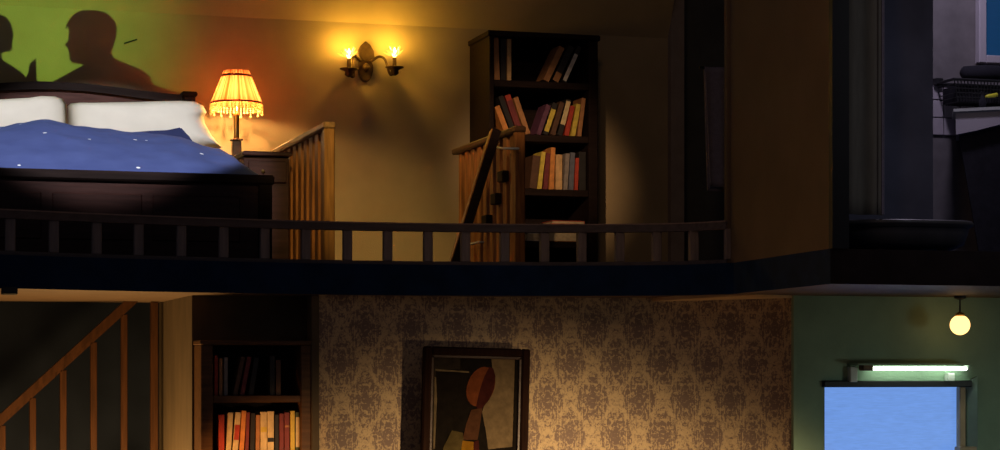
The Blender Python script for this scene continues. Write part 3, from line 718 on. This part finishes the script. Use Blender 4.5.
x = XA(154.5, YR); obj('newel_post', B(x-.022, x+.018, YR-.02, YR+.02, 0, Z0-.002, .003), 'stair_wood', st)
nst = 7
for i in range(nst):
    x = a.x+i*(b.x-a.x)/nst; z = a.z+(x-a.x)*slope-.98
    obj('tread', B(x, x+(b.x-a.x)/nst+.03, YR, YS-.005, z-.03, z), 'stair_wood', st)

# ------------------------------------------------------------------ framed painting
YPf = YL-.155; fx0, fx1 = XA(424.5, YPf), XA(531, YPf); fz1 = ZA(478, 347.5, YPf); fz0 = fz1-.80
pic = thing('framed_painting', 'dark framed modern still-life painting hanging on the damask wallpaper', 'painting', ((fx0+fx1)/2, YPf, fz0))
fw = .042
for (u0, u1, v0, v1) in ((fx0, fx0+fw, fz0, fz1), (fx1-fw, fx1, fz0, fz1), (fx0+fw, fx1-fw, fz1-fw, fz1), (fx0+fw, fx1-fw, fz0, fz0+fw)):
    m_ = obj('moulding', B(u0, u1, YPf, YPf+.04, v0, v1, .008), 'frame_wood', pic)
bm = nb()
for (u0, u1, v0, v1) in ((fx0+fw-.002, fx0+fw+.012, fz0+fw, fz1-fw), (fx1-fw-.012, fx1-fw+.002, fz0+fw, fz1-fw), (fx0+fw, fx1-fw, fz1-fw-.012, fz1-fw+.002)): box(bm, u0, u1, YPf+.012, YPf+.03, v0, v1, .002)
obj('inner_bead', bm, 'mahogany', pic)
obj('hanger', B((fx0+fx1)/2-.05, (fx0+fx1)/2+.05, YPf+.035, YL-.001, fz1-.12, fz1-.08), 'black_wood', pic)
for k, c in {'paint_dark': (.013, .010, .008), 'paint_olive': (.085, .062, .024), 'paint_beige': (.19, .135, .075), 'paint_grey': (.035, .027, .02), 'paint_orange': (.18, .05, .018), 'paint_maroon': (.055, .013, .011),
             'paint_brown': (.085, .036, .018), 'paint_yellow': (.26, .12, .01), 'paint_line': (.18, .135, .08)}.items(): mat(k, [q*.75 for q in c], .9, .22, 30, bump=.2, spec=.04)
cv = obj('canvas', B(fx0+fw-.004, fx1-fw+.004, YPf+.022, YPf+.034, fz0+fw-.004, fz1-fw+.004), 'paint_dark', pic)
pic.rotation_euler.y = math.radians(1.4); pic.location.x -= .0205
layer = [0]
def paint(pts, m_):
    layer[0] += 1; y = YPf+.0215-.0004*layer[0]
    bm = nb(); prism(bm, [(XA(px, YPf), y, ZA(px, py, YPf)) for px, py in pts], (0, .0003, 0)); obj('painted_shape', bm, m_, cv)
paint([(433.5, 356), (462, 356), (462, 470), (433.5, 470)], 'paint_grey')
paint([(438, 370), (471, 370), (471, 428), (449, 448), (438, 460)], 'paint_dark')
paint([(493, 358.5), (516.5, 358.5), (516, 446), (492, 449), (489, 430), (485, 412), (490, 395), (496, 380)], 'paint_beige')
paint([(437, 370), (471, 371.5), (471, 373), (437, 371.8)], 'paint_line')
paint([(436.5, 378), (438, 378), (439.5, 400), (438.5, 450), (437, 450)], 'paint_line')
paint([(494, 357), (518, 357), (518, 358.4), (494, 358.6)], 'paint_line')
ov = [(483+14*math.cos(k*math.pi/12), 386.5+20*math.sin(k*math.pi/12)) for k in range(24)]
ov = [(x+(-(y-386.5))*.18, y) for x, y in ov]; paint(ov, 'paint_orange')
paint([(491, 366.5), (495, 368), (497.5, 376), (496.5, 388), (492, 399), (485, 408), (480, 412), (479, 405), (482, 390), (486, 377)], 'paint_maroon')
paint([(474, 410), (485, 408), (483, 425), (481, 440), (466, 440), (469, 425)], 'paint_brown')
paint([(455, 431), (466, 433), (467, 440), (464, 452), (444, 462), (447, 448)], 'paint_olive')
paint([(466, 441), (477, 442), (477, 462), (463, 462)], 'paint_yellow')
paint([(477, 442), (482, 440), (484, 462), (477, 462)], 'paint_maroon')

# ------------------------------------------------------------------ green room: tube lamp, globe lamp
YT = YG-.06
tb = thing('tube_light', 'lit fluorescent tube under a green ledge above the blue window', 'tube light', (XA(910, YG), YG, ZA(910, 372, YG)))
obj('hood', B(XA(848, YG), XA(968, YT), YG-.11, YG, ZA(905, 365, YG-.11)-.001, ZA(905, 364, YG-.11)+.004, .001), 'green_wall', tb)
zt_ = ZA(905, 368.3, YT)
bm = nb(); tube(bm, [(XA(868, YT), YT, zt_), (XA(966, YT), YT, zt_-.002)], .0085, 12); obj('tube', bm, 'tube_glow', tb, True)
obj('socket', B(XA(861, YT), XA(872, YT), YT-.02, YT+.03, zt_-.012, zt_+.022, .006), 'bronze', tb)
obj('socket', B(XA(966, YT), XA(969, YT), YT-.015, YT+.03, zt_-.012, zt_+.016, .004), 'white_paint', tb)
for px0, px1, py0, py1 in ((847, 854, 367, 382), (944, 951, 373, 381)):
    obj('bracket', B(XA(px0, YG), XA(px1, YG), YG-.04, YG-.001, ZA(px0, py1, YG), ZA(px0, py0, YG), .003), 'white_paint', tb)
YGl = 9.10; gc = P(960, 325, YGl); R = 9.6/SC(960, YGl)*.93
gl = thing('globe_lamp', 'glowing round globe bulb hanging on a thin cord from the ceiling', 'lamp', (gc.x, gc.y, gc.z-R))
bm = nb(); bmesh.ops.create_uvsphere(bm, u_segments=24, v_segments=16, radius=R, matrix=Matrix.Translation(gc)); obj('globe', bm, 'globe_glass', gl, True)
bm = nb(); lathe(bm, (gc.x, gc.y, gc.z+R*.92), [(R*.42, -.004), (R*.50, .008), (R*.30, .014), (.005, .02)], 16); obj('collar', bm, 'brass', gl)
bm = nb(); tube(bm, [(gc.x, gc.y, gc.z+R), (gc.x, gc.y, Z0)], .004, 6); obj('cord', bm, 'iron', gl)
bm = nb(); lathe(bm, (gc.x, gc.y, Z0-.02), [(.01, 0), (.03, .008), (.03, .02)], 14); obj('ceiling_rose', bm, 'iron', gl)

# ------------------------------------------------------------------ doorway towel
YTw = 11.2
tw0, tw1 = XA(704, YTw), XA(736, YTw)
tg = thing('hanging_towel', 'grey-violet towel hanging in the dark doorway', 'towel', (tw0, YTw, ZA(715, 192, YTw)))
def cloth(x0f, x1f, z1, z0f, y, nx, nz, amp, freq, ph=0):
    bm = nb(); gr = []
    for j in range(nz+1):
        v_ = j/nz; row = []
        for i in range(nx+1):
            u_ = i/nx; xx = x0f(v_)+(x1f(v_)-x0f(v_))*u_; z = z1+(z0f(u_)-z1)*v_
            row.append(bm.verts.new((xx, y+amp*(.5+.5*v_)*math.sin(freq*u_*2*math.pi+ph+v_*.6), z)))
        gr.append(row)
    for j in range(nz):
        for i in range(nx): bm.faces.new((gr[j][i], gr[j][i+1], gr[j+1][i+1], gr[j+1][i]))
    r = bmesh.ops.extrude_face_region(bm, geom=bm.faces[:]); bmesh.ops.translate(bm, vec=(0, .008, 0), verts=[q for q in r['geom'] if isinstance(q, bmesh.types.BMVert)])
    return bm
obj('cloth', cloth(lambda v: XA(705+6*v, YTw), lambda v: tw1, ZA(715, 67, YTw), lambda u: ZA(715, 186+3*u, YTw), YTw, 24, 20, .012, 1.5), 'towel', tg, True)
obj('back_fold', cloth(lambda v: XA(707+4*v, YTw), lambda v: tw1, ZA(715, 68, YTw+.04), lambda u: ZA(715, 191+2*u, YTw+.04), YTw+.04, 24, 20, .010, 1.3, .8), 'towel', tg, True)
bm = nb(); tube(bm, [(tw0-.02, YTw+.02, ZA(715, 68, YTw+.02)), (.45*YTw+.01, YTw+.02, ZA(715, 68, YTw+.02))], .009, 8); obj('rod', bm, 'iron', tg)

# ------------------------------------------------------------------ washroom
YC = 8.75
cg = thing('shower_curtain', 'dark heavy curtain hanging beside the brown side wall', 'curtain', (XA(862, YC), YC, ZA(862, 219, YC)))
obj('cloth', cloth(lambda v: XA(838, YC), lambda v: XA(874+10*min(1, v*2.2), YC), 4.6, lambda u: ZA(862, 214.5, YC), YC, 60, 24, .014, 2.2), 'curtain_cloth', cg, True)
obj('hem_edge', cloth(lambda v: XA(872+10*min(1, v*2.2), YC-.04), lambda v: XA(874.5+10*min(1, v*2.2), YC-.04), 4.6, lambda u: ZA(862, 214.5, YC), YC-.04, 3, 24, .002, 1), 'towel', cg)
# tub
YU = 8.75; tu = thing('bathtub', 'dark low roll-rim bathtub with rounded end on short feet', 'bathtub', (XA(915, YU), YU, Z1))
uz = ZA(915, 219, YU-.1); ux0, ux1 = XA(846, YU), XA(985, YU)-.02
uw = .30; yc = YU+.22
def stad(k, n, s, dz):
    a = 2*math.pi*k/n; e = uw*s; cx0, cx1 = ux0+uw, ux1-uw*.6
    c = math.cos(a); sn = math.sin(a)
    return Vector(((cx1 if c > 0 else cx0)+c*e*(.6 if c > 0 else 1), yc+sn*e, dz))
bm = nb(); N = 48; hh = uz-Z1; rings = []
for s, z in ((.62, Z1+hh*.32), (.86, Z1+hh*.42), (.95, Z1+hh*.70), (.97, uz-.03), (1.06, uz-.022), (1.08, uz-.010), (1.04, uz), (.96, uz-.006), (.90, uz-.06), (.5, Z1+hh*.45)):
    rings.append([bm.verts.new(stad(k, N, s, z)) for k in range(N)])
for a, b in zip(rings, rings[1:]):
    for k in range(N): bm.faces.new((a[k], a[(k+1) % N], b[(k+1) % N], b[k]))
bm.faces.new(rings[0][::-1]); bm.faces.new(rings[-1])
obj('basin', bm, 'tub_dark', tu, True)
for xq in (ux0+.22, ux1-.155):
    for yq in (yc-.13, yc+.13):
        bm = nb(); lathe(bm, (xq, yq, Z1), [(.026, 0), (.032, .015), (.020, .04), (.034, hh*.40)], 12); obj('foot', bm, 'tub_dark', tu, True)
# window with teal pane
w2 = struct(obj('window_2', B(XA(975, YW), XA(982.5, YW), YW-.05, YW, ZA(980, 64, YW), 4.6, .005), 'porcelain'))
obj('frame_rail', B(XA(982.5, YW), XA(1040, YW), YW-.05, YW, ZA(980, 64, YW), ZA(980, 56, YW), .005), 'porcelain', w2)
obj('pane', B(XA(982, YW), XA(1040, YW), YW-.012, YW-.004, ZA(980, 57, YW), 4.6), 'pane_teal', w2)
# wire basket on wall with rolled dark towel and yellow bottle
YK2 = YW-.14
bk = thing('wire_basket', 'dark wire basket fixed on the washroom wall above the sink', 'basket', (XA(980, YK2), YW, ZA(980, 104, YK2)))
bz0, bz1 = ZA(970, 103.5, YK2), ZA(970, 82, YK2); bx_0, bx_1 = XA(947, YK2), XA(1030, YK2)
bm = nb(); rim = [(bx_0, YW-.02, bz1), (bx_0, YW-.22, bz1), (bx_1, YW-.22, bz1), (bx_1, YW-.02, bz1)]
tube(bm, rim+[rim[0]], .009, 6); obj('rim', bm, 'iron', bk)
bm = nb(); ins = .035
for i in range(26):
    u_ = i/25; xa = bx_0+(bx_1-bx_0)*u_; xb = bx_0+ins+(bx_1-bx_0-2*ins)*u_
    tube(bm, [(xa, YW-.22, bz1), (xb, YW-.20, bz0), (xb, YW-.03, bz0)], .0035, 5)
for k in range(4):
    q = (k+1)/5; z = bz1+(bz0-bz1)*q; tube(bm, [(bx_0+ins*q, YW-.02, z), (bx_0+ins*q, YW-.22+.02*q, z), (bx_1-ins*q, YW-.22+.02*q, z)], .003, 5)
obj('wire_mesh', bm, 'iron', bk)
obj('liner', B(bx_0+.04, bx_1-.04, YW-.19, YW-.02, bz0+.003, bz1-.03), 'dark_cloth', bk)
obj('bracket', B(bx_0-.02, bx_0+.03, YW-.05, YW-.001, bz1-.01, bz1+.03, .005), 'iron', bk)
bm = nb(); zc_ = ZA(985, 74, YK2); tube(bm, [(XA(961.5, YK2), YK2, zc_-.004), (XA(964, YK2), YK2, zc_), (XA(985, YK2), YK2, zc_+.008), (XA(1035, YK2), YK2, zc_+.01)], .04, 12, [.02, .038, .044, .04])
rt = obj('rolled_towel', bm, 'dark_cloth', None, True); tag(rt, 'dark rolled towel resting across the wire basket', 'towel')
bm = nb(); yb2 = YW-.235; tube(bm, [P(985.5, 96.5, yb2), P(988, 96, yb2), P(994, 95.2, yb2), P(997, 94.6, yb2)], .01, 8, [.006, .009, .011, .012]); tag(obj('razor', bm, 'yellow_plastic', None, True), 'small yellow plastic razor hooked on the wire basket front', 'razor')
# sink with dark skirt, soap bottle
YN = YW-.32
sk = thing('sink', 'pale washroom sink with a dark tapering cloth skirt below', 'sink', (XA(985, YN), YW, Z1))
sz1 = ZA(975, 113, YN); sz0 = ZA(975, 134, YN)
SKW = Vector((XA(956, YW-.02)-XA(956, YN), YW-.02-YN, 0))
bm = nb(); prism(bm, [P(px, py, YN) for px, py in ((955.5, 111), (1060, 106), (1060, 112), (1000, 124.5), (974, 131), (956, 134.5))], SKW)
obj('basin', bm, 'porcelain', sk)
bm = nb(); prism(bm, [P(px, py, YN-.02) for px, py in ((953.5, 108.8), (1060, 103.5), (1060, 106.5), (953.5, 111.8))], SKW+Vector((0, .02, 0))); obj('rim', bm, 'white_paint', sk)
q0_, q1_ = P(959, 134, YN+.05), P(973, 217, YN+.05); kz = (q0_.z-Z1-.002)/(q0_.z-q1_.z); qb = q0_+(q1_-q0_)*kz
bm = nb(); prism(bm, [q0_, qb, (XA(1060, YN+.05), YN+.05, Z1+.002), P(1060, 114, YN+.05), P(1000, 123.5, YN+.05), P(975, 130, YN+.05)], SKW*.6); obj('skirt', bm, 'dark_cloth', sk)
sb = P(982.5, 117, YN+.02); sz1 = ZA(982, 108.2, YN+.02)+.019
so_ = thing('soap_bottle', 'little dark pump bottle standing on the sink edge', 'bottle', (sb.x, sb.y, sz1-.018))
bm = nb(); lathe(bm, (sb.x, sb.y, sz1-.018), [(.018, 0), (.02, .03), (.016, .05), (.007, .058), (.007, .07)], 12); obj('body', bm, 'dark_cloth', so_, True)
bm = nb(); tube(bm, [(sb.x, sb.y, sz1+.05), (sb.x, sb.y, sz1+.07), (sb.x-.02, sb.y, sz1+.068)], .005, 6); obj('pump', bm, 'iron', so_)

# ------------------------------------------------------------------ front-of-house projector with its cut-out slide (outside the frame)
pj = thing('slide_projector', 'black slide projector on a tall stand in front of the stage', 'projector', (PROJ.x, PROJ.y, 0))
GY = PROJ.y+1.0
def gob(px, py):
    W = P(px, py, YB); s = (GY-PROJ.y)/(W.y-PROJ.y); return PROJ+(W-PROJ)*s
man = [(52.6, 82), (62.4, 77), (71, 72.2), (84.4, 64.8), (80.7, 64.2), (73.4, 63.1), (70.2, 60), (69.7, 56), (70, 53.5), (68.8, 50.5), (68.3, 47.8), (65, 45.9), (66.5, 43.3), (69.3, 39), (69, 35), (69.6, 31), (68.4, 26), (66, 29.8), (67.3, 23.5), (71, 18), (75.8, 13.2),
       (79, 11.8), (83.2, 10.3), (91.7, 10.1), (98, 10.6), (105, 12.2), (109, 14.6), (112.5, 18.3), (115.5, 22.5), (117, 28), (116.4, 36.7), (113.4, 46.5), (111.5, 52.6), (113.7, 57.6), (120, 61), (128, 64), (142, 69.7), (149.5, 75.8), (153.5, 85), (180, 93), (230, 99), (300, 104)]
woman = [(-120, 90), (-70, 78), (-40, 70), (-22, 64), (-16, 54), (-22, 40), (-22, 26), (-15, 17), (-6, 13.8), (0, 14.4), (6, 17), (10.5, 22.5), (12.6, 29), (13.5, 36), (12.3, 42), (12.2, 49), (10, 51.4), (3.5, 52), (1.4, 54.5), (2.2, 59.5), (12.2, 66), (20, 71), (24.5, 75.5), (26, 78), (28.5, 73), (30, 64.5), (33, 61), (36, 58.7), (36.5, 70), (37, 81)]
bm = nb()
prism(bm, [gob(px, py) for px, py in [(-120, 175)]+woman+man+[(300, 175)]], (0, .0015, 0)); gb = obj('cutout_slide', bm, 'iron', pj)
gz = min((pj.matrix_world@v.co).z for v in gb.data.vertices)
bm = nb(); lo = gob(60, 175); tube(bm, [(lo.x, GY, 0), (lo.x, GY, lo.z+.01)], .012, 8); obj('slide_stand', bm, 'iron', pj)
bm = nb(); box(bm, PROJ.x-.12, PROJ.x+.12, PROJ.y-.42, PROJ.y-.03, PROJ.z-.12, PROJ.z+.12, .01); obj('housing', bm, 'iron', pj)
bm = nb(); tube(bm, [(PROJ.x, PROJ.y-.2, 0), (PROJ.x, PROJ.y-.2, PROJ.z-.12)], .025, 10); obj('stand_pole', bm, 'iron', pj)
for k in range(3):
    a = k*2*math.pi/3+.5; bm = nb(); tube(bm, [(PROJ.x, PROJ.y-.2, .7), (PROJ.x+.5*math.cos(a), PROJ.y-.2+.5*math.sin(a), .015)], .014, 8); obj('leg', bm, 'iron', pj)
